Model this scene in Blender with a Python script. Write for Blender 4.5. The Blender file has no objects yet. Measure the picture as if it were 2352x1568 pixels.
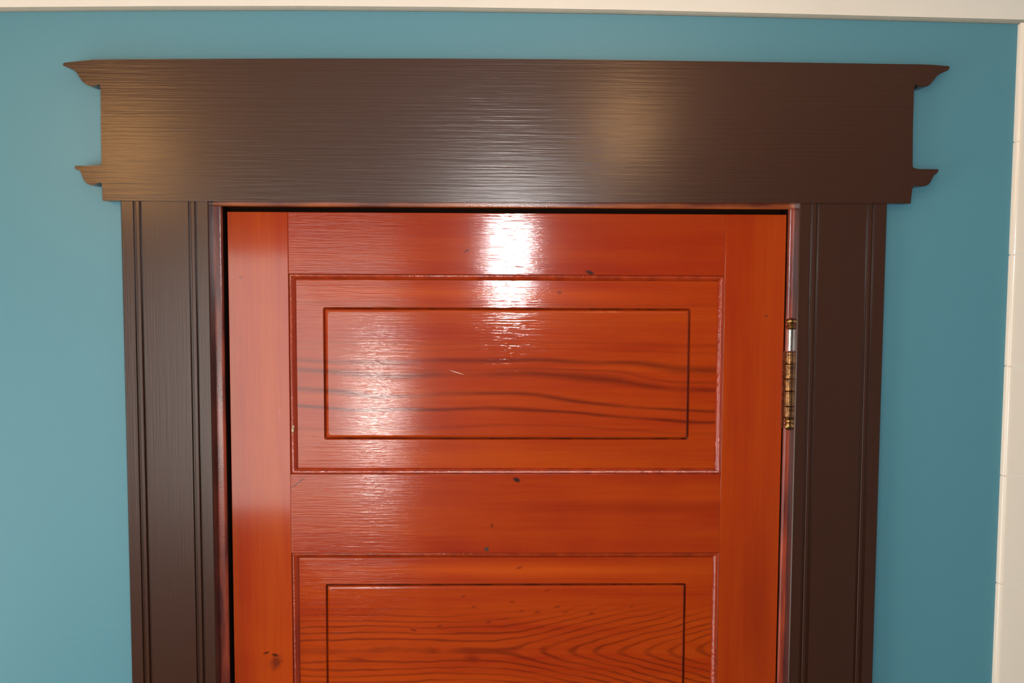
import bpy, bmesh, math, random
from mathutils import Vector, Matrix

random.seed(7)
S = bpy.context.scene
C = S.collection
R = math.radians

# ------------------------------------------------------------------ camera
F = 2250.0                                   # focal length in pixels of the 2352 px wide frame
PIT, YAW, ROL = R(-4.031), R(1.130), R(0.245)
CAM = Vector((0.0, -1.342, 1.96))
cy, sy, cp, sp, cr, sr = (math.cos(YAW), math.sin(YAW), math.cos(PIT), math.sin(PIT), math.cos(ROL), math.sin(ROL))
_yx, _yy, _z = Vector((cy, -sy, 0)), Vector((sy, cy, 0)), Vector((0, 0, 1))
FWD = cp * _yy + sp * _z
_up = -sp * _yy + cp * _z
RGT = cr * _yx + sr * _up
UPV = -sr * _yx + cr * _up
cam_d = bpy.data.cameras.new('camera')
cam_d.sensor_width = 36.0
cam_d.lens = F / 2352 * 36.0
cam_d.clip_start = 0.02
cam = bpy.data.objects.new('camera', cam_d)
C.objects.link(cam)
m = Matrix((RGT, UPV, -FWD)).transposed().to_4x4()
m.translation = CAM
cam.matrix_world = m
S.camera = cam


def at(u, v, Y):
    """the point of the plane y = Y that stands at pixel (u, v)"""
    d = FWD + RGT * ((u - 1176) / F) - UPV * ((v - 784) / F)
    t = (Y - CAM.y) / d.y
    p = CAM + d * t
    return (p.x, p.z)


# ------------------------------------------------------------------ world, lamps, exposure
W = bpy.data.worlds.new('world')
S.world = W
W.use_nodes = True
W.node_tree.nodes['Background'].inputs[0].default_value = (0.97, 0.97, 0.90, 1)
W.node_tree.nodes['Background'].inputs[1].default_value = 4.3

ROOM = dict(x0=-1.62, x1=1.16, y1=-2.62)     # the bathroom behind and beside the camera
WIN = dict(x0=-1.46, x1=-0.36, z0=0.96, z1=2.06)


def area(name, loc, to, sx, sy_, power, col):
    l = bpy.data.lights.new(name, 'AREA')
    l.shape = 'RECTANGLE'
    l.size, l.size_y, l.energy, l.color = sx, sy_, power, col
    o = bpy.data.objects.new(name, l)
    C.objects.link(o)
    o.location = loc
    o.rotation_euler = (Vector(to) - Vector(loc)).to_track_quat('-Z', 'Y').to_euler()
    return o


flash = area('camera_flash', (0.045, -1.31, 2.015), (0.045, 0, 1.93), 0.050, 0.030, 6.0, (1.0, 0.95, 0.93))
portal = area('window_portal', ((WIN['x0'] + WIN['x1']) / 2, ROOM['y1'] - 0.02, (WIN['z0'] + WIN['z1']) / 2),
              ((WIN['x0'] + WIN['x1']) / 2, 0, (WIN['z0'] + WIN['z1']) / 2), 1.1, 1.1, 1, (1, 1, 1))
portal.data.cycles.is_portal = True
FILL_WIN = dict(y0=-1.75, y1=-0.35, z0=0.50, z1=1.80)      # unseen window added in the left wall to brighten the lower left
portal2 = area('fill_window_portal', (ROOM['x0'] - 0.02, (FILL_WIN['y0'] + FILL_WIN['y1']) / 2, (FILL_WIN['z0'] + FILL_WIN['z1']) / 2),
               (0, (FILL_WIN['y0'] + FILL_WIN['y1']) / 2, (FILL_WIN['z0'] + FILL_WIN['z1']) / 2), 1.40, 1.30, 1, (1, 1, 1))
portal2.data.cycles.is_portal = True
LAMP_CEIL = 22.0       # emission of the ceiling globe
LAMP_WALL = 28.0       # emission of the vanity globes

S.view_settings.view_transform = 'Standard'
S.view_settings.look = 'None'
S.view_settings.gamma = 1.0
S.view_settings.use_curve_mapping = False
S.view_settings.exposure = 0.0
S.cycles.max_bounces = 6
S.cycles.adaptive_threshold = 0.02
S.cycles.diffuse_bounces = 4
S.cycles.glossy_bounces = 3
S.cycles.transparent_max_bounces = 6


# ------------------------------------------------------------------ materials
class NT:
    def __init__(s, name):
        s.m = bpy.data.materials.new(name)
        s.m.use_nodes = True
        s.t = s.m.node_tree
        s.b = s.t.nodes['Principled BSDF']
        s.tc = None

    def n(s, typ, **kw):
        nd = s.t.nodes.new(typ)
        for k, v in kw.items():
            setattr(nd, k, v)
        return nd

    def l(s, a, b):
        s.t.links.new(a, b)

    def coord(s):
        if s.tc is None:
            s.tc = s.n('ShaderNodeTexCoord')
        return s.tc.outputs['Object']

    def mapping(s, scale=(1, 1, 1), loc=(0, 0, 0), rot=(0, 0, 0), src=None):
        mp = s.n('ShaderNodeMapping')
        mp.inputs['Scale'].default_value = scale
        mp.inputs['Location'].default_value = loc
        mp.inputs['Rotation'].default_value = rot
        s.l(src or s.coord(), mp.inputs['Vector'])
        return mp.outputs[0]

    def noise(s, scale, vec=None, detail=4, rough=0.55, dist=0.0):
        nd = s.n('ShaderNodeTexNoise')
        nd.inputs['Scale'].default_value = scale
        nd.inputs['Detail'].default_value = detail
        nd.inputs['Roughness'].default_value = rough
        nd.inputs['Distortion'].default_value = dist
        s.l(vec or s.coord(), nd.inputs['Vector'])
        return nd.outputs['Fac']

    def math(s, op, a, b=None, c=None, clamp=False):
        nd = s.n('ShaderNodeMath', operation=op)
        nd.use_clamp = clamp
        for i, x in enumerate((a, b, c)):
            if x is None:
                continue
            if isinstance(x, (int, float)):
                nd.inputs[i].default_value = x
            else:
                s.l(x, nd.inputs[i])
        return nd.outputs[0]

    def ramp(s, fac, stops, interp='LINEAR'):
        nd = s.n('ShaderNodeValToRGB')
        cr_ = nd.color_ramp
        cr_.interpolation = interp
        while len(cr_.elements) < len(stops):
            cr_.elements.new(0.5)
        for e, (p, c) in zip(cr_.elements, stops):
            e.position = p
            e.color = (*c, 1) if not isinstance(c, (int, float)) else (c, c, c, 1)
        s.l(fac, nd.inputs[0])
        return nd.outputs[0]

    def mix(s, fac, a, b, blend='MIX'):
        nd = s.n('ShaderNodeMix', data_type='RGBA', blend_type=blend)
        if isinstance(fac, (int, float)):
            nd.inputs[0].default_value = fac
        else:
            s.l(fac, nd.inputs[0])
        for i, x in ((6, a), (7, b)):
            if isinstance(x, tuple):
                nd.inputs[i].default_value = (*x, 1)
            else:
                s.l(x, nd.inputs[i])
        return nd.outputs[2]

    def bump(s, h, strength, dist, prev=None):
        nd = s.n('ShaderNodeBump')
        nd.inputs['Strength'].default_value = strength
        nd.inputs['Distance'].default_value = dist
        s.l(h, nd.inputs['Height'])
        if prev is not None:
            s.l(prev, nd.inputs['Normal'])
        return nd.outputs[0]


def plain(name, col, rough=0.5, metal=0.0, nscale=60, nstr=0.0, var=0.06):
    a = NT(name)
    f = a.noise(nscale, detail=5)
    c2 = tuple(x * (1 - var) for x in col)
    a.l(a.mix(f, col, c2), a.b.inputs['Base Color'])
    a.b.inputs['Roughness'].default_value = rough
    a.b.inputs['Metallic'].default_value = metal
    if nstr:
        a.l(a.bump(f, 1.0, nstr), a.b.inputs['Normal'])
    return a.m


def emis(name, col, st):
    a = NT(name)
    a.b.inputs['Base Color'].default_value = (0.8, 0.75, 0.65, 1)
    a.b.inputs['Emission Color'].default_value = (*col, 1)
    a.b.inputs['Emission Strength'].default_value = st
    return a.m


def wall_paint(name, col):
    a = NT(name)
    big = a.noise(2.0, detail=3)
    c = a.mix(big, tuple(x * 0.97 for x in col), tuple(x * 1.03 for x in col))
    a.l(c, a.b.inputs['Base Color'])
    a.b.inputs['Roughness'].default_value = 0.42
    a.b.inputs['Specular IOR Level'].default_value = 0.5
    strokes = a.noise(1.0, a.mapping((14, 14, 110)), detail=3)
    a.l(a.bump(strokes, 0.25, 0.0008), a.b.inputs['Normal'])
    return a.m


def trim_paint(name, axis):
    """satin dark brown paint, brushed along the board"""
    a = NT(name)
    sc = (9, 60, 420) if axis == 'X' else (420, 60, 9)
    f = a.noise(1.0, a.mapping(sc), detail=3, rough=0.55)
    c = a.mix(f, (0.050, 0.0150, 0.0060), (0.043, 0.0130, 0.0050))
    a.l(c, a.b.inputs['Base Color'])
    a.b.inputs['Roughness'].default_value = 0.26
    a.b.inputs['Specular IOR Level'].default_value = 0.5
    a.l(a.bump(f, 0.8, 0.00031 if axis == 'X' else 0.00016), a.b.inputs['Normal'])
    return a.m


def blotch(a, cur, cx, cz, rx, rz, col, rot=0.0, wob=0.6, soft=0.5, amt=1.0):
    """a stain or knot with a shape of its own, in the object's coordinates"""
    mp = a.n('ShaderNodeMapping')
    mp.vector_type = 'TEXTURE'
    mp.inputs['Location'].default_value = (cx, 0, cz)
    mp.inputs['Rotation'].default_value = (0, rot, 0)
    mp.inputs['Scale'].default_value = (rx, 1e3, rz)
    a.l(a.coord(), mp.inputs['Vector'])
    ln = a.n('ShaderNodeVectorMath', operation='LENGTH')
    a.l(mp.outputs[0], ln.inputs[0])
    d = ln.outputs['Value']
    if wob:
        w = a.noise(1.6, mp.outputs[0], detail=3)
        d = a.math('ADD', d, a.math('MULTIPLY', a.math('SUBTRACT', w, 0.5), wob * 2))
    f = a.math('MULTIPLY', a.math('DIVIDE', a.math('SUBTRACT', 1.0, d), soft), amt, clamp=False)
    f = a.math('MINIMUM', a.math('MAXIMUM', f, 0.0), amt)
    return a.mix(f, cur, col)


def wood(name, axis, seed, light=(0.4672, 0.0716, 0.0016), dark=(0.3337, 0.0248, 0.0008), grain=None, spots=(), brush=1.0):
    """old varnished fir, orange red; grain: extra node function returning a 0..1 darkness"""
    a = NT(name)
    off = (seed * 3.1, seed * 1.7, seed * 2.3)
    al = (1.6, 8, 26) if axis == 'X' else (26, 8, 1.6)
    fi = (8, 60, 330) if axis == 'X' else (330, 60, 8)
    big = a.noise(1.0, a.mapping(al, off), detail=4, rough=0.6)
    fine = a.noise(1.0, a.mapping(fi, off), detail=4, rough=0.6)
    f = a.math('ADD', a.math('MULTIPLY', big, 0.75), a.math('MULTIPLY', fine, 0.25))
    col = a.ramp(f, [(0.34, dark), (0.50, tuple((x + y) / 2 for x, y in zip(light, dark))), (0.66, light)])
    mot = a.noise(7.0, a.mapping((1, 1, 1), off), detail=2)
    col = a.mix(a.ramp(mot, [(0.50, 0.0), (0.75, 0.30)]), col, tuple(x * 1.15 for x in light))
    if grain:
        g = grain(a, seed)
        col = a.mix(g, col, (0.105, 0.0085, 0.0012))
    for sp_ in spots:
        col = blotch(a, col, *sp_)
    a.l(col, a.b.inputs['Base Color'])
    a.b.inputs['Roughness'].default_value = 0.30
    a.b.inputs['Specular IOR Level'].default_value = 0.02
    a.b.inputs['Coat Weight'].default_value = 1.0
    a.b.inputs['Coat Roughness'].default_value = 0.085
    a.b.inputs['Coat IOR'].default_value = 1.52
    bsc = (18, 60, 520) if axis == 'X' else (520, 60, 18)
    st = a.noise(1.0, a.mapping(bsc, off), detail=3, rough=0.6)
    sand = a.noise(620, detail=1)
    hh = a.math('ADD', st, a.math('MULTIPLY', sand, 0.04))
    a.l(a.bump(hh, 0.60 * brush, 0.00027), a.b.inputs['Coat Normal'])

    return a.m


M = {}
M['teal'] = wall_paint('teal_wall_paint', (0.094, 0.268, 0.345))
M['cream'] = plain('cream_wall_paint', (0.72, 0.66, 0.56), 0.6)
M['ceiling'] = plain('white_ceiling_paint', (0.86, 0.79, 0.71), 0.75, nscale=30, nstr=0.0004)
M['cove_shade'] = plain('grey_cove_shade', (0.36, 0.36, 0.31), 0.6, nscale=90, var=0.2)  # shade at the foot of the cove, put into a strip's grey
M['floor'] = plain('brown_wood_floor', (0.30, 0.22, 0.15), 0.4)
M['paint_x'] = trim_paint('brown_satin_paint_horizontal', 'X')
M['paint_z'] = trim_paint('brown_satin_paint_vertical', 'Z')
M['gap_shade'] = plain('painted_gap_shade', (0.014, 0.006, 0.003), 0.9)  # shade of the door gap, painted on inner jamb faces and stop
M['gap_shade'].node_tree.nodes['Principled BSDF'].inputs['Specular IOR Level'].default_value = 0.1
M['tile'] = plain('white_glazed_tile', (0.92, 0.80, 0.69), 0.12, nscale=6, var=0.03)
M['grout'] = plain('white_grout', (0.93, 0.86, 0.78), 0.8, nscale=200, nstr=0.0003)
M['lamp_ceil'] = emis('warm_glass_globe', (1.0, 0.56, 0.24), LAMP_CEIL)
M['lamp_back'] = emis('white_lamp_shade', (1.0, 0.90, 0.84), 58.0)
M['lamp_wall'] = emis('warm_frosted_globe', (1.0, 0.52, 0.17), LAMP_WALL)
M['white_wood'] = plain('white_window_paint', (0.8, 0.8, 0.78), 0.4)


def stained(name, c1, c2, rough=0.2, axis='Z', bmp=0.00022, nsc=500):
    a = NT(name)
    f = a.noise(1.0, a.mapping((60, 60, 9) if axis == 'Z' else (9, 60, 60)), detail=4)
    a.l(a.ramp(f, [(0.36, c1), (0.62, c2)]), a.b.inputs['Base Color'])
    a.b.inputs['Roughness'].default_value = rough + 0.15
    a.b.inputs['Coat Weight'].default_value = 1.0
    a.b.inputs['Coat Roughness'].default_value = rough
    a.b.inputs['Specular IOR Level'].default_value = 0.1
    n = a.noise(nsc, detail=2)
    h = a.bump(n, 0.5, bmp)
    a.l(h, a.b.inputs['Normal'])
    a.l(h, a.b.inputs['Coat Normal'])
    return a.m


M['jamb_z'] = stained('stained_jamb', (0.11, 0.016, 0.012), (0.36, 0.055, 0.022))
M['jamb_x'] = stained('stained_head_jamb', (0.16, 0.026, 0.012), (0.46, 0.10, 0.018), axis='X')
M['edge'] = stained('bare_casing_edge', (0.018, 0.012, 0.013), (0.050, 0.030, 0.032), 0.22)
M['mould'] = stained('varnished_moulding', (0.27, 0.022, 0.003), (0.38, 0.036, 0.004), 0.15, bmp=0.0011, nsc=170)
M['groove'] = stained('dark_panel_groove', (0.09, 0.010, 0.003), (0.22, 0.022, 0.003), 0.2, bmp=0.0003)
M['dark_edge'] = stained('dark_moulding_edge', (0.035, 0.006, 0.003), (0.14, 0.016, 0.004), 0.2, bmp=0.0003)


def metal(name, c1, c2, rough, ns=240):
    a = NT(name)
    f = a.noise(ns, detail=4)
    a.l(a.ramp(f, [(0.38, c1), (0.62, c2)]), a.b.inputs['Base Color'])
    a.b.inputs['Metallic'].default_value = 1.0
    a.b.inputs['Roughness'].default_value = rough
    a.l(a.bump(f, 0.3, 0.0003), a.b.inputs['Normal'])
    return a.m


M['brass'] = metal('aged_brass', (0.10, 0.045, 0.020), (0.32, 0.15, 0.06), 0.30)
M['brass_b'] = metal('bright_brass_tip', (0.26, 0.14, 0.05), (0.52, 0.30, 0.11), 0.27)
M['steel'] = metal('steel_pin', (0.50, 0.47, 0.42), (0.75, 0.72, 0.66), 0.28)
M['leaf'] = metal('varnished_hinge_leaf', (0.10, 0.020, 0.010), (0.20, 0.05, 0.02), 0.4)


# ------------------------------------------------------------------ mesh helpers
def obj(name, bm, mat, parent=None, smooth=False, **props):
    bmesh.ops.recalc_face_normals(bm, faces=bm.faces)
    me = bpy.data.meshes.new(name)
    bm.to_mesh(me)
    bm.free()
    for mm in (mat if isinstance(mat, (list, tuple)) else [mat]):
        me.materials.append(mm)
    if smooth:
        for p in me.polygons:
            p.use_smooth = True
        try:
            me.set_sharp_from_angle(angle=R(40))
        except Exception:
            pass
    o = bpy.data.objects.new(name, me)
    C.objects.link(o)
    if parent is not None:
        o.parent = parent
    for k, v in props.items():
        o[k] = v
    return o


def empty(name, loc, **props):
    o = bpy.data.objects.new(name, None)
    o.empty_display_size = 0.1
    o.location = loc
    C.objects.link(o)
    for k, v in props.items():
        o[k] = v
    return o


def box(bm, x0, x1, y0, y1, z0, z1, bev=0.0, seg=1):
    v = [bm.verts.new(p) for p in ((x0, y0, z0), (x1, y0, z0), (x1, y1, z0), (x0, y1, z0), (x0, y0, z1), (x1, y0, z1), (x1, y1, z1), (x0, y1, z1))]
    fs = [bm.faces.new([v[i] for i in q]) for q in ((0, 3, 2, 1), (4, 5, 6, 7), (0, 1, 5, 4), (1, 2, 6, 5), (2, 3, 7, 6), (3, 0, 4, 7))]
    if bev:
        es = list({e for f in fs for e in f.edges})
        bmesh.ops.bevel(bm, geom=es, offset=bev, segments=seg, affect='EDGES', profile=0.5)
    return fs


def prism(bm, poly, a0, a1, plane='XZ'):
    """poly extruded: plane XZ -> along y, plane XY -> along z"""
    def P(q, a):
        return (q[0], a, q[1]) if plane == 'XZ' else (q[0], q[1], a)
    v0 = [bm.verts.new(P(q, a0)) for q in poly]
    v1 = [bm.verts.new(P(q, a1)) for q in poly]
    n = len(poly)
    f0 = bm.faces.new(v0)
    bm.faces.new(list(reversed(v1)))
    sides = [bm.faces.new((v0[i], v1[i], v1[(i + 1) % n], v0[(i + 1) % n])) for i in range(n)]
    return f0, sides


def rloop(bm, x0, x1, z0, z1, y, r=0.0, k=4):
    pts = []
    if r <= 0:
        r = 1e-5
    for cx, cz, a0 in ((x1 - r, z1 - r, 0), (x0 + r, z1 - r, 90), (x0 + r, z0 + r, 180), (x1 - r, z0 + r, 270)):
        for i in range(k + 1):
            t = R(a0 + 90 * i / k)
            pts.append((cx + r * math.cos(t), cz + r * math.sin(t)))
    return [bm.verts.new((p[0], y, p[1])) for p in pts]


def skin_loops(bm, loops, cap0=False, cap1=True):
    for A, B in zip(loops, loops[1:]):
        n = len(A)
        for i in range(n):
            bm.faces.new((A[i], A[(i + 1) % n], B[(i + 1) % n], B[i]))
    if cap0:
        bm.faces.new(loops[0])
    if cap1:
        bm.faces.new(loops[-1])


def lathe(bm, prof, cx, cy_, n=28):
    """prof: (radius, z) from bottom to top"""
    rings = []
    for r, z in prof:
        rings.append([bm.verts.new((cx + max(r, 1e-5) * math.cos(2 * math.pi * i / n), cy_ + max(r, 1e-5) * math.sin(2 * math.pi * i / n), z)) for i in range(n)])
    for A, B in zip(rings, rings[1:]):
        for i in range(n):
            bm.faces.new((A[i], A[(i + 1) % n], B[(i + 1) % n], B[i]))
    bm.faces.new(rings[0])
    bm.faces.new(rings[-1])


# ------------------------------------------------------------------ measured lines (metres)
D = -CAM.y
Y_CAS, Y_HEAD, Y_DOOR = -0.0225, -0.0262, 0.005


def ux(u, y):                # unit offset across at depth plane y
    return u * (y + D)


CAS_LO, CAS_LI = ux(-0.3747, Y_CAS), ux(-0.2869, Y_CAS)
CAS_RO, CAS_RI = ux(0.4025, Y_CAS), ux(0.3127, Y_CAS)
JAM_L, JAM_R = at(510.0, 500, 0)[0], at(1811.5, 500, 0)[0]
JAM_T = at(1176, 477.0, 0)[1]
DOOR_L, DOOR_R = ux(-0.2682, Y_DOOR), ux(0.2994, Y_DOOR)
DOOR_T = at(1176, 489.5, Y_DOOR)[1]
DOOR_B = 0.008
HEAD_B = 1.96 + 0.07132 * (Y_HEAD + D)
TILE_X = 0.5329 * (D - 0.008)
CEIL = [(-1.70, at(0, 22, 0)[1])]
for u_, v_ in ((0, 27), (350, 24.5), (700, 24), (1000, 26), (1400, 32), (1752, 40), (2050, 47.5), (2340, 55)):
    CEIL.append(at(u_, v_, 0))
CEIL.append((1.24, at(2352, 55, 0)[1] + 0.002))

# ------------------------------------------------------------------ room shell
bm = bmesh.new()
top = [(x, z + 0.050) for x, z in reversed(CEIL)]
poly = [(-1.70, 0), (JAM_L - 0.022, 0), (JAM_L - 0.022, JAM_T + 0.022), (JAM_R + 0.022, JAM_T + 0.022), (JAM_R + 0.022, 0), (1.24, 0)] + top
prism(bm, poly, 0.0, 0.12)
wall = obj('wall_back', bm, M['teal'], kind='structure', label='teal painted wall around the varnished door', category='wall')

bm = bmesh.new()
z_ = [c[1] for c in CEIL]
COVE = 0.056
poly = [(x, z + COVE) for x, z in CEIL] + [(1.24, 2.46), (-1.70, 2.46)]
prism(bm, poly, ROOM['y1'] - 0.1, 0.0)
ceil = obj('ceiling', bm, M['ceiling'], kind='structure', label='off-white ceiling above the cove', category='ceiling')


def along(prof):
    bm = bmesh.new()
    loops = [[bm.verts.new((x, q[0], z + q[1])) for q in prof] for x, z in CEIL]
    for A, B in zip(loops, loops[1:]):
        for i in range(len(A)):
            j = (i + 1) % len(A)
            bm.faces.new((A[i], A[j], B[j], B[i]))
    bm.faces.new(loops[0])
    bm.faces.new(loops[-1])
    return bm


cove = [(0.0, COVE), (0.0, 0.0), (-0.0028, 0.0004), (-0.0042, 0.0020), (-0.0042, 0.0042)]
cove += [(-0.0046 - (COVE - 0.0046) * (1 - math.cos(R(t))), 0.0046 + (COVE - 0.0046) * math.sin(R(t))) for t in (6, 15, 26, 38, 50, 62, 74, 84, 90)]
cv = obj('trim_5', along(cove), M['ceiling'], kind='structure', smooth=True, label='off-white cove moulding along the top of the teal wall', category='moulding')
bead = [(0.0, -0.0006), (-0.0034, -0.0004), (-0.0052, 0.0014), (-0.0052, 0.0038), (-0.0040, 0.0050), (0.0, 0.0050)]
obj('cove_shade_strip', along(bead), M['cove_shade'], cv, smooth=True, label='greyish painted shade line under the cove')

bm = bmesh.new()
box(bm, -1.72, 1.26, ROOM['y1'] - 0.1, 0.12, -0.08, 0.0)
obj('floor', bm, M['floor'], kind='structure')
bm = bmesh.new()
xl = ROOM['x0']
for q in ((ROOM['y1'] - 0.1, FILL_WIN['y0'], 0, 2.38), (FILL_WIN['y1'], 0.0, 0, 2.38), (FILL_WIN['y0'], FILL_WIN['y1'], 0, FILL_WIN['z0']), (FILL_WIN['y0'], FILL_WIN['y1'], FILL_WIN['z1'], 2.38)):
    box(bm, xl - 0.1, xl, q[0], q[1], q[2], q[3])
obj('wall_left', bm, M['teal'], kind='structure')
bm = bmesh.new()
box(bm, ROOM['x1'], ROOM['x1'] + 0.1, ROOM['y1'] - 0.1, 0.0, 0, 2.40)
obj('wall_right', bm, M['teal'], kind='structure')
bm = bmesh.new()
yf = ROOM['y1']
for q in ((ROOM['x0'], WIN['x0'], 0, 2.38), (WIN['x1'], ROOM['x1'], 0, 2.38), (WIN['x0'], WIN['x1'], 0, WIN['z0']), (WIN['x0'], WIN['x1'], WIN['z1'], 2.38)):
    box(bm, q[0], q[1], yf - 0.1, yf, q[2], q[3])
obj('wall_front', bm, M['teal'], kind='structure')

# windows behind and beside the camera; the first is mirrored in the left half of the door, the second is added for light
a = NT('clear_window_glass')
tr = a.n('ShaderNodeBsdfTransparent')
gl = a.n('ShaderNodeBsdfGlossy')
gl.inputs['Roughness'].default_value = 0.03
mx = a.n('ShaderNodeMixShader')
mx.inputs[0].default_value = 0.06
a.l(tr.outputs[0], mx.inputs[1])
a.l(gl.outputs[0], mx.inputs[2])
a.l(mx.outputs[0], a.t.nodes['Material Output'].inputs[0])


def window(name, loc, rz, w, h2):
    win = empty(name, loc, kind='structure')
    win.rotation_euler = (0, 0, rz)
    w2 = w / 2
    bm = bmesh.new()
    for q in ((-w2 - .06, -w2 + .03, -.06, h2 + .06), (w2 - .03, w2 + .06, -.06, h2 + .06), (-w2 + .03, w2 - .03, -.06, .03), (-w2 + .03, w2 - .03, h2 - .03, h2 + .06)):
        box(bm, q[0], q[1], -0.03, 0.018, q[2], q[3], 0.002)
    obj('window_frame', bm, M['white_wood'], win)
    bm = bmesh.new()
    box(bm, -w2 + .02, w2 - .02, -0.014, -0.010, .02, h2 - .02)
    obj('pane', bm, a.m, win)


window('window_1', ((WIN['x0'] + WIN['x1']) / 2, yf, WIN['z0']), 0, WIN['x1'] - WIN['x0'], WIN['z1'] - WIN['z0'])
window('fill_window', (xl, (FILL_WIN['y0'] + FILL_WIN['y1']) / 2, FILL_WIN['z0']), R(-90), FILL_WIN['y1'] - FILL_WIN['y0'], FILL_WIN['z1'] - FILL_WIN['z0'])

# glazed wall tiles beside the painted wall, right of the door
T0, TG, TW = TILE_X, 0.0022, 0.0
zj = [at(2335, v, -0.008)[1] for v in (325, 580, 834.5, 1088, 1341)]
pitch = (zj[0] - zj[-1]) / 4
bm = bmesh.new()
box(bm, T0 + 0.0012, T0 + 0.007, -0.0045, 0.0, 0, CEIL[-1][1] - 0.001)
box(bm, T0 + 0.007, ROOM['x1'], -0.0074, 0.0, 0, CEIL[-1][1] - 0.001)
obj('grout', bm, M['grout'], wall)
rows = []
z = zj[0]
while z > -pitch:
    z -= pitch
z += pitch
zz = max(z - pitch, 0)
k = 0
edges = [0.0]
while z < CEIL[-1][1] - 0.01:
    if z > 0.01:
        edges.append(z)
    z += pitch
edges.append(CEIL[-1][1] - 0.002)
ncol = 3
tile_me = {}
for c in range(ncol):
    xa = T0 + c * pitch
    xb = min(xa + pitch, ROOM['x1'])
    for za, zb in zip(edges, edges[1:]):
        key = (c == 0, round(zb - za, 3), round(xb - xa, 3))
        if key not in tile_me:
            b2 = bmesh.new()
            w_, h_ = xb - xa - TG, zb - za - TG
            if c == 0:                          # bullnose: rounded left edge
                r = 0.0078
                pf = [(0, 0.0)] + [(r - r * math.cos(R(t)), -r * math.sin(R(t)) - 0.0002) for t in (20, 45, 70, 90)]
                pf += [(w_ - 0.0012, -0.008), (w_, -0.0070), (w_, 0.0)]
                prism(b2, pf, 0, h_, 'XY')
            else:
                box(b2, 0, w_, -0.008, -0.001, 0, h_, 0.0010)
            bmesh.ops.recalc_face_normals(b2, faces=b2.faces)
            me = bpy.data.meshes.new('tile')
            b2.to_mesh(me)
            b2.free()
            me.materials.append(M['tile'])
            if c == 0:
                for p in me.polygons:
                    p.use_smooth = True
                me.set_sharp_from_angle(angle=R(30))
            tile_me[key] = me
        o = bpy.data.objects.new('tile', tile_me[key])
        o.location = (xa, 0, za + TG / 2)
        o.parent = wall
        C.objects.link(o)

# ------------------------------------------------------------------ head casing with scrolled ends
left = [(300, 136), (260, 136.3), (213, 137), (190, 139.5), (165, 142), (149, 143.3), (144.5, 145.2), (143.8, 148), (146, 151), (151, 153.2), (157, 154.6), (165, 156),
        (170, 158.5), (174, 162.5), (178, 169), (182, 177), (188, 185.8), (196, 192.8), (205, 196.8), (213, 197.6), (221, 195.6), (230.5, 190.5),
        (231, 205), (232, 300), (233.6, 374), (233, 378.5), (229, 380.3), (200, 380.5), (173, 380.2), (170.8, 382), (171.6, 386), (175, 389.6), (180, 390.6), (185.6, 391),
        (187, 399), (189.6, 408), (194, 416), (201, 422.5), (209, 425.2), (217, 424), (226, 420), (234, 416),
        (234.6, 430), (235, 460.5), (485, 462), (1176, 464), (1840, 466), (2092.4, 467),
        (2093.6, 450), (2095, 436), (2097.5, 424.5), (2103, 425.5), (2110, 427.3), (2119, 427.6), (2127, 426.5), (2134, 422.6), (2139, 416.5), (2142, 409), (2143.4, 402.5),
        (2148, 400.5), (2153.6, 397), (2156.6, 391.5), (2155, 388.2), (2110, 388), (2100, 387.6), (2096.6, 385.5), (2096.2, 382), (2096.8, 300), (2098, 205), (2100.5, 191.5),
        (2106, 195.5), (2113, 198.6), (2121, 199.4), (2130, 197.6), (2137, 193.5), (2144, 185.5), (2150, 177), (2155.5, 169.5), (2161, 166.3), (2170, 164.4), (2177.5, 161.5), (2181.6, 157),
        (2182, 152.8), (2179, 151.2), (2165, 150.6), (2140, 148.6), (2110, 147.6), (2050, 146.8), (1700, 141.5), (1300, 136), (1000, 134.2), (700, 134)]
bm = bmesh.new()
pl = [at(u, v, Y_HEAD) for u, v in left]
f0, sides = prism(bm, pl, Y_HEAD, 0.0)
bmesh.ops.bevel(bm, geom=list(f0.edges), offset=0.0009, segments=2, affect='EDGES')
obj('trim_1', bm, M['paint_x'], kind='structure', label='wide dark brown head casing with scrolled ends over the door', category='door casing')


# ------------------------------------------------------------------ fluted side casings
def casing(name, xo, xi, label):
    """profile across the board: flat, bead between two quirks, wide flat, bead, flat"""
    w = abs(xi - xo)
    s = 1 if xi > xo else -1
    yb = Y_CAS
    pr = [(0, 0.0), (0, yb + 0.0012), (0.0012, yb)]

    def quirk(c):
        h = 0.0017
        return [(c - h, yb), (c - h * 0.86, yb + 0.0036), (c + h * 0.86, yb + 0.0036)]
    def bead(c0, c1):
        cc, rr = (c0 + c1) / 2, (c1 - c0) / 2 - 0.0019
        return [(cc - rr, yb + 0.0006), (cc - rr * 0.75, yb), (cc + rr * 0.75, yb), (cc + rr, yb + 0.0006)]
    a_, b_ = 0.0176, 0.0266
    pr += quirk(a_) + bead(a_, b_) + quirk(b_) + [(b_ + 0.0019, yb)]
    a2, b2 = w - 0.0254, w - 0.0164
    pr += quirk(a2) + bead(a2, b2) + quirk(b2) + [(b2 + 0.0019, yb)]
    pr += [(w - 0.0012, yb), (w, yb + 0.0012), (w, 0.0)]
    poly = [(xo + s * q[0], q[1]) for q in pr]
    bm = bmesh.new()
    f, sides = prism(bm, poly, 0.0, HEAD_B + 0.0012, 'XY')
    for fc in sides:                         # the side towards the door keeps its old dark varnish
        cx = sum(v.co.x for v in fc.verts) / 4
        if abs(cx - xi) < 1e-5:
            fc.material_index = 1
    return obj(name, bm, [M['paint_z'], M['edge']], smooth=True, kind='structure', label=label, category='door casing')


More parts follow.
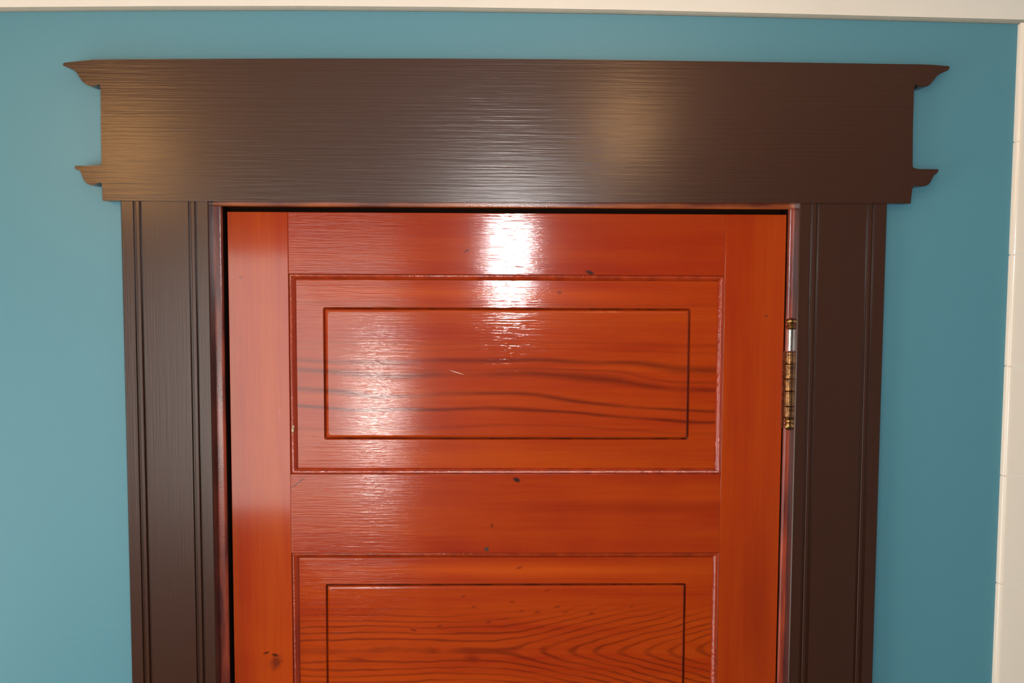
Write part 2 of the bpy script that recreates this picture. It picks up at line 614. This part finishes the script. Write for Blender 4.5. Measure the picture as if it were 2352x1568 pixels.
casing('trim_2', CAS_LO, CAS_LI, 'dark brown grooved side casing left of the door')
casing('trim_3', CAS_RO, CAS_RI, 'dark brown grooved side casing right of the door, beside the hinge')

# ------------------------------------------------------------------ jamb
jam = empty('trim_4', ((JAM_L + JAM_R) / 2, 0, 0), kind='structure', label='red-stained door jamb between the brown casing and the door', category='door jamb')
jx = jam.location.x


def jamb_side(xin, s):
    bm = bmesh.new()
    r = 0.0035
    pf = [(0.022, 0.1185), (0.022, 0.0)]
    pf += [(r * (1 - math.sin(R(t))), r * (1 - math.cos(R(t)))) for t in (0, 30, 60, 90)]
    pf += [(0, 0.041), (-0.009, 0.041), (-0.009, 0.075), (0, 0.075), (0, 0.1185)]
    poly = [(xin - jx + s * q[0], q[1]) for q in pf]
    f_, sd = prism(bm, poly, 0, JAM_T, 'XY')
    for fc in sd:
        if min(v.co.y for v in fc.verts) > 0.0034:
            fc.material_index = 1
    obj('side_jamb', bm, [M['jamb_z'], M['gap_shade']], jam, smooth=True)


jamb_side(JAM_L, -1)
jamb_side(JAM_R, 1)
bm = bmesh.new()
box(bm, JAM_L - jx - 0.0219, JAM_R - jx + 0.0219, 0.0, 0.1185, JAM_T, JAM_T + 0.0218, 0.0015, 2)
obj('head_jamb', bm, M['jamb_x'], jam)
bm = bmesh.new()
box(bm, JAM_L - jx + 0.009, JAM_R - jx - 0.009, 0.041, 0.075, JAM_T - 0.010, JAM_T)
obj('head_stop', bm, M['gap_shade'], jam)

# ------------------------------------------------------------------ the door
OX, OY = (DOOR_L + DOOR_R) / 2, Y_DOOR
door = empty('door_1', (OX, OY, 0), kind='structure', label='orange-red varnished wooden panel door, brass hinge on the right', category='door')
TH = 0.035


def dp(u, v, dy=0.0):
    x, z = at(u, v, Y_DOOR + dy)
    return x - OX, z


ST_L = ux(-0.2074, Y_DOOR) - OX
ST_R = ux(0.2370, Y_DOOR) - OX
hw = (DOOR_R - DOOR_L) / 2
Z_T1 = dp(1164, 631)[1]       # top of first panel opening
Z_B1 = dp(1161, 1088.5)[1]
Z_T2 = dp(1159, 1270)[1]
PH, RH = Z_T1 - Z_B1, Z_B1 - Z_T2
opens = []
z = Z_T1
for i in range(5):
    opens.append((z - PH, z))
    z -= PH + RH

SPK = (0.035, 0.0035, 0.0015)
x1, z1 = dp(628, 1505)
x2, z2 = dp(634, 1522)
stile_l = wood('varnished_stile_left', 'Z', 1.0, light=(0.4505, 0.0635, 0.0016), dark=(0.3504, 0.0255, 0.0009), brush=0.5, spots=[
    (x2, z2, 0.010, 0.014, (0.10, 0.012, 0.004), 0.5, 0.6, 0.7, 0.75), (*dp(612, 1499), 0.006, 0.0022, SPK, -0.3, 0.5, 0.6, 0.8),
    (*dp(632, 1504), 0.006, 0.003, SPK, 0.1, 0.6, 0.6, 0.9), (*dp(553, 637), 0.0035, 0.0025, (0.16, 0.02, 0.01), 0.2, 0.5, 0.6, 0.7)])
stile_r = wood('varnished_stile_right', 'Z', 2.0, light=(0.4171, 0.0521, 0.0010), dark=(0.3337, 0.0243, 0.0007), brush=0.6, spots=[
    (*dp(1738, 1420), 0.030, 0.16, (0.25, 0.018, 0.001), 0, 0.5, 0.8, 0.5),
    (*dp(1760, 725), 0.0025, 0.0020, (0.10, 0.03, 0.01), 0, 0.4, 0.5, 0.8)])
DENT = (0.045, 0.012, 0.010)
rail_a = wood('varnished_top_rail', 'X', 3.0, light=(0.3837, 0.0407, 0.0010), dark=(0.2836, 0.0157, 0.0008), spots=[
    (*dp(1355, 626), 0.0075, 0.0032, DENT, 0.3, 0.5, 0.5, 1.0), (*dp(1072, 576), 0.005, 0.002, DENT, -0.5, 0.5, 0.5, 0.7)])
rail_b = wood('varnished_second_rail', 'X', 4.0,  light=(0.4171, 0.0505, 0.0010), dark=(0.3003, 0.0182, 0.0008), spots=[
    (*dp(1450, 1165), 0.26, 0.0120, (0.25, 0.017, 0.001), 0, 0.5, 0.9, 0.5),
    (*dp(1187, 1102), 0.0065, 0.0040, DENT, 0.3, 0.5, 0.5, 1.0), (*dp(1130, 1207), 0.0032, 0.0036, (0.12, 0.012, 0.004), 0, 0.4, 0.7, 0.8),
    (*dp(1118, 1261), 0.0042, 0.0036, (0.06, 0.045, 0.035), 0, 0.3, 0.4, 0.95), (*dp(684, 1109), 0.0175, 0.0009, DENT, -0.63, 0.0, 0.5, 0.9)])
rail_c = wood('varnished_lower_rail', 'X', 5.0)


def grain_one(a, seed):
    """long wavy growth lines through the middle of the top panel"""
    wn = a.noise(1.0, a.mapping((2.6, 1, 9), (4.2, 0, 1.3)), detail=2)
    sep = a.n('ShaderNodeSeparateXYZ')
    a.l(a.coord(), sep.inputs[0])
    zz = a.math('ADD', sep.outputs['Z'], a.math('MULTIPLY', a.math('SUBTRACT', wn, 0.5), 0.055))
    tot = None
    brk = a.noise(1.0, a.mapping((7, 1, 40), (1, 0, 2)), detail=3)
    for u, v, hw_, slope, amt in ((1200, 838, 0.0026, 0.02, 0.85), (1250, 872, 0.0030, 0.035, 0.85), (1250, 918, 0.0020, 0.05, 0.95), (1250, 948, 0.0017, 0.05, 1.0),
                                  (1250, 700, 0.0020, 0.0, 0.25), (1250, 790, 0.0016, 0.01, 0.35), (1250, 808, 0.0012, 0.01, 0.30), (1250, 985, 0.0014, 0.02, 0.4), (1250, 860, 0.0012, 0.02, 0.5)):
        x, zc = dp(u, v, 0.006)
        d = a.math('ABSOLUTE', a.math('ADD', a.math('SUBTRACT', zz, zc), a.math('MULTIPLY', a.math('SUBTRACT', sep.outputs['X'], x), slope)))
        g = a.math('MULTIPLY', a.math('SUBTRACT', 1.0, a.math('DIVIDE', d, hw_ * 2.3)), amt, clamp=True)
        tot = g if tot is None else a.math('MAXIMUM', tot, g)
    return a.math('MULTIPLY', tot, a.ramp(brk, [(0.30, 0.25), (0.52, 0.85)]), clamp=True)


def grain_two(a, seed):
    """cathedral figure: stretched rings opening from the right end of the panel"""
    cx, cz = dp(1655, 1492, 0.006)
    wn = a.noise(1.0, a.mapping((5, 1, 16), (2.2, 0, 0.3)), detail=3)
    sq = a.n('ShaderNodeSeparateXYZ')
    a.l(a.coord(), sq.inputs[0])
    xl_ = dp(1190, 1492, 0.006)[0]
    xs = a.math('SMOOTH_MAX', sq.outputs['X'], xl_, 0.08)
    dz = a.math('SUBTRACT', sq.outputs['Z'], cz)
    dz = a.math('ADD', dz, a.math('MULTIPLY', a.math('SUBTRACT', wn, 0.5), 0.016))
    arm = a.math('SQRT', a.math('ADD', a.math('MULTIPLY', dz, dz), 0.011 ** 2))
    rr = a.math('SUBTRACT', xs, a.math('MULTIPLY', arm, 4.2))
    jit = a.noise(1.0, a.mapping((14, 1, 40), (0.4, 0, 5)), detail=2)
    rr = a.math('ADD', rr, a.math('MULTIPLY', a.math('SUBTRACT', jit, 0.5), 0.030))
    w = a.math('SINE', a.math('MULTIPLY', rr, 2 * math.pi / 0.036))
    g = a.ramp(w, [(0.30, 0.0), (0.95, 0.62)])
    sep = a.n('ShaderNodeSeparateXYZ')
    a.l(a.coord(), sep.inputs[0])
    # the figure fades out towards the plainer top of the board
    zt = dp(1176, 1400, 0.006)[1]
    fade = a.math('MULTIPLY', a.math('SUBTRACT', zt + 0.012, sep.outputs['Z']), 30.0, clamp=True)
    brk = a.noise(1.0, a.mapping((6, 1, 30), (3, 0, 2)), detail=3)
    return a.math('MULTIPLY', a.math('MULTIPLY', g, fade), a.ramp(brk, [(0.3, 0.25), (0.6, 1.0)]), clamp=True)


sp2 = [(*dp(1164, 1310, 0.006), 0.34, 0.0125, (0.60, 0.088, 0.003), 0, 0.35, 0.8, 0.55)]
rs = random.Random(3)
for u, v in ((1064, 1369), (1088, 1393), (1258, 1355), (1176, 1382), (1198, 1402), (1234, 1405), (1280, 1393), (1300, 1405), (1358, 1408), (1122, 1428), (1160, 1420), (1193, 1304), (1450, 1392), (1010, 1437)):
    sp2.append((*dp(u, v, 0.006), rs.uniform(.004, .0075), rs.uniform(.0015, .003), (0.15, 0.012, 0.002), -0.3, 0.6, 0.8, 0.7))
sp2.append((*dp(1085, 1512, 0.006), 0.016, 0.009, (0.17, 0.010, 0.002), 0, 0.5, 0.9, 0.7))
sp2.append((*dp(950, 1446, 0.006), 0.006, 0.002, (0.12, 0.014, 0.004), 0.2, 0.5, 0.6, 0.8))
sp2.append((*dp(823, 1513, 0.006), 0.022, 0.0035, (0.17, 0.012, 0.002), 0.1, 0.5, 0.9, 0.7))
panel_a = wood('varnished_top_panel', 'X', 6.0,  light=(0.4338, 0.0553, 0.0010), dark=(0.3170, 0.0207, 0.0008), grain=grain_one, spots=[
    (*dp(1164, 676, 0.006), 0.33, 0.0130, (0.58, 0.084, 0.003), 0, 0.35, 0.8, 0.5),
    (*dp(1049, 855, 0.005), 0.0125, 0.0007, (0.75, 0.55, 0.45), 0.30, 0.0, 0.6, 0.9), (*dp(1285, 672, 0.006), 0.004, 0.003, DENT, 0, 0.5, 0.6, 0.6)])
panel_b = wood('varnished_second_panel', 'X', 7.0, light=(0.4505, 0.0570, 0.0010), dark=(0.3170, 0.0207, 0.0008), grain=grain_two, spots=sp2)
panel_c = wood('varnished_lower_panel', 'X', 8.0)

bv = 0.0007
for xa, xb, mt in ((-hw, ST_L, stile_l), (ST_R, hw, stile_r)):
    bm = bmesh.new()
    box(bm, xa, xb, 0, TH, DOOR_B, DOOR_T, 0.0012 if False else bv, 2)
    obj('stile', bm, mt, door)
zt = DOOR_T
rails = [(opens[0][1], DOOR_T, rail_a)] + [(opens[i + 1][1], opens[i][0], rail_b if i == 0 else rail_c) for i in range(4)] + [(DOOR_B, opens[4][0], rail_c)]
for za, zb, mt in rails:
    bm = bmesh.new()
    box(bm, ST_L, ST_R, 0.0002, TH, za, zb, bv, 2)
    obj('rail', bm, mt, door)

# reference insets from the photographed top panel
gx0, gx1 = dp(746, 860, 0.006)[0], dp(1582, 860, 0.006)[0]
gz1, gz0 = dp(1164, 709.5, 0.006)[1], dp(1164, 1007, 0.006)[1]
bx0, bx1 = dp(686, 860, 0.007)[0], dp(1641, 860, 0.007)[0]
bz1, bz0 = dp(1164, 647.5, 0.007)[1], dp(1164, 1071, 0.007)[1]
iL, iR, iT, iB = bx0 - ST_L, ST_R - bx1, Z_T1 - bz1, bz0 - Z_B1
jL, jR, jT, jB = gx0 - ST_L, ST_R - gx1, Z_T1 - gz1, gz0 - Z_B1
PD = 0.0068                                     # depth of the panel border behind the door face
for i, (za, zb) in enumerate(opens):
    mt = (panel_a, panel_b)[i] if i < 2 else panel_c
    bm = bmesh.new()
    X0, X1, Z0, Z1 = ST_L, ST_R, za, zb

    def rect(fr, y, g=0.0, r=0.0):
        """rectangle at the border line (fr 0) or the groove line (fr 1), grown inwards by g"""
        a0, a1, a2, a3 = [(p + (q - p) * fr) for p, q in ((iL, jL), (iR, jR), (iB, jB), (iT, jT))]
        return rloop(bm, X0 + a0 + g, X1 - a1 - g, Z0 + a2 + g, Z1 - a3 - g, y, r)
    GD = 0.0022
    loops = [rect(0, TH * 0.75, -0.002), rect(0, PD, -0.002), rect(1, PD - 0.0006, -0.0018, 0.003), rect(1, PD + 0.0006, -0.0012, 0.003), rect(1, PD + GD, 0.0, 0.003), rect(1, PD + 0.0004, 0.0013, 0.003),
             rect(1, PD - 0.0012, 0.0026, 0.004), rect(1, PD - 0.0016, 0.0048, 0.004)]
    skin_loops(bm, loops, cap0=True)
    bm.verts.ensure_lookup_table()
    groove = set(loops[3]) | set(loops[4]) | set(loops[5])
    for f_ in bm.faces:                         # the groove strips take a darker colour
        if all(v in groove for v in f_.verts):
            f_.material_index = 1
    pn = obj('panel', bm, [mt, M['groove']], door, smooth=False)
    # sticking: ogee moulding stepping down from the frame to the panel, mitred corners
    bm = bmesh.new()
    prof = [(0.0, 0.0002), (0.03, 0.0016), (0.10, 0.0022), (0.16, 0.0020), (0.30, 0.0024), (0.48, 0.0038), (0.66, 0.0058), (0.80, 0.0074), (0.86, 0.0084), (1.0, 0.0086)]
    loops = []
    for fr, y in prof:
        loops.append([bm.verts.new(p) for p in ((X0 + iL * fr, y, Z0 + iB * fr), (X1 - iR * fr, y, Z0 + iB * fr), (X1 - iR * fr, y, Z1 - iT * fr), (X0 + iL * fr, y, Z1 - iT * fr))])
    loops.append([bm.verts.new(p) for p in ((X0, TH * .5, Z0), (X1, TH * .5, Z0), (X1, TH * .5, Z1), (X0, TH * .5, Z1))])
    for li, (A, B) in enumerate(zip(loops, loops[1:] + loops[:1])):
        for q in range(4):
            f_ = bm.faces.new((A[q], A[(q + 1) % 4], B[(q + 1) % 4], B[q]))
            f_.material_index = 1 if li in (0, 8) else 0  # outermost and innermost strips take the darker colour
    mo = obj('panel_moulding', bm, [M['mould'], M['dark_edge']], door, smooth=True)
    if i == 0:                                  # hardened run of varnish on the left moulding
        x, z = dp(672.5, 988, 0.002)
        b2 = bmesh.new()
        bmesh.ops.create_icosphere(b2, subdivisions=2, radius=1.0, matrix=Matrix.Translation((x, 0.0018, z)) @ Matrix.Diagonal((0.0022, 0.0016, 0.0034, 1)))
        bmesh.ops.create_icosphere(b2, subdivisions=2, radius=1.0, matrix=Matrix.Translation((x + 0.0008, 0.0020, z + 0.0050)) @ Matrix.Diagonal((0.0018, 0.0012, 0.0024, 1)))
        obj('varnish_drip', b2, stained('pale_varnish_drip', (0.30, 0.16, 0.08), (0.55, 0.42, 0.30), 0.1), mo, smooth=True, label='pale hardened varnish drip')

# ------------------------------------------------------------------ hinge
hx, _ = at(1813.2, 870, -0.001)
hy = 0.0005
hz = lambda v: at(1813, v, hy - 0.004)[1]
hin = empty('hinge', (hx - OX, hy - OY, hz(959)))
hin.parent = door
hin['label'] = 'aged brass butt hinge with its pin lifted'
h0 = hz(959)


def zz_(v):
    return hz(v) - h0


ks = [959, 933, 898, 870, 836, 808]
for a_, b_ in zip(ks, ks[1:]):
    bm = bmesh.new()
    r = 0.0070
    lathe(bm, [(r - .0007, zz_(a_) + .0002), (r, zz_(a_) + .0010), (r, zz_(b_) - .0010), (r - .0007, zz_(b_) - .0002)], 0, 0)
    obj('knuckle', bm, M['brass'], hin, smooth=True)
bm = bmesh.new()
lathe(bm, [(0.0031, zz_(806)), (0.0031, zz_(754))], 0, 0, 20)
obj('pin', bm, M['steel'], hin, smooth=True, label='bare steel hinge pin')
bm = bmesh.new()
zt_, zb_ = zz_(730.5), zz_(757)
L = zt_ - zb_
lathe(bm, [(0.0032, zb_), (0.0058, zb_ + L * .10), (0.0066, zb_ + L * .22), (0.0058, zb_ + L * .34), (0.0040, zb_ + L * .42), (0.0044, zb_ + L * .50), (0.0060, zb_ + L * .60), (0.0066, zb_ + L * .74), (0.0058, zb_ + L * .88), (0.0034, zb_ + L * .97), (0.0005, zb_ + L)], 0, 0)
obj('finial', bm, M['brass_b'], hin, smooth=True)
bm = bmesh.new()
zt_, zb_ = zz_(959), zz_(989)
L = zt_ - zb_
lathe(bm, [(0.0005, zb_), (0.0030, zb_ + L * .05), (0.0050, zb_ + L * .20), (0.0055, zb_ + L * .36), (0.0044, zb_ + L * .52), (0.0038, zb_ + L * .58), (0.0052, zb_ + L * .68), (0.0050, zb_ + L * .78), (0.0042, zb_ + L * .84), (0.0056, zb_ + L * .93), (0.0060, zb_ + L)], 0, 0)
obj('finial', bm, M['brass_b'], hin, smooth=True)
bm = bmesh.new()
lx0 = at(1795.5, 880, 0.004)[0] - hx
box(bm, lx0, -0.003, 0.0012, 0.0045 + 0.001, zz_(984), zz_(806), 0.0005)
obj('leaf', bm, M['leaf'], hin)

# ------------------------------------------------------------------ lamps of the room (above and beside the frame, seen only as reflections)
def globe(name, loc, r, mat, base_to, label):
    g = empty(name, loc, label=label, category='lamp')
    bm = bmesh.new()
    bmesh.ops.create_uvsphere(bm, u_segments=32, v_segments=16, radius=r)
    obj('globe', bm, mat, g, smooth=True)
    bm = bmesh.new()
    v = Vector(base_to) - Vector(loc)
    q = v.to_track_quat('Z', 'Y').to_matrix().to_4x4()
    bmesh.ops.create_cone(bm, cap_ends=True, segments=32, radius1=r * 0.55, radius2=r * 0.9, depth=v.length - r * 0.86,
                          matrix=q @ Matrix.Translation((0, 0, r * 0.86 + (v.length - r * 0.86) / 2)))
    obj('base', bm, M['brass_b'], g)
    return g


globe('ceiling_lamp', (0.255, -0.63, 2.242), 0.048, M['lamp_ceil'], (0.255, -0.63, 2.300), 'small warm glass globe lamp on the ceiling in front of the door')
globe('ceiling_lamp', (-0.84, -0.98, 2.215), 0.075, M['lamp_wall'], (-0.84, -0.98, 2.300), 'larger warm glass globe lamp on the ceiling left of the door')
globe('wall_lamp', (-0.452, ROOM['y1'] + 0.20, 1.40), 0.075, M['lamp_back'], (-0.452 + 0.12, ROOM['y1'], 1.34), 'white globe lamp beside the window behind the camera')
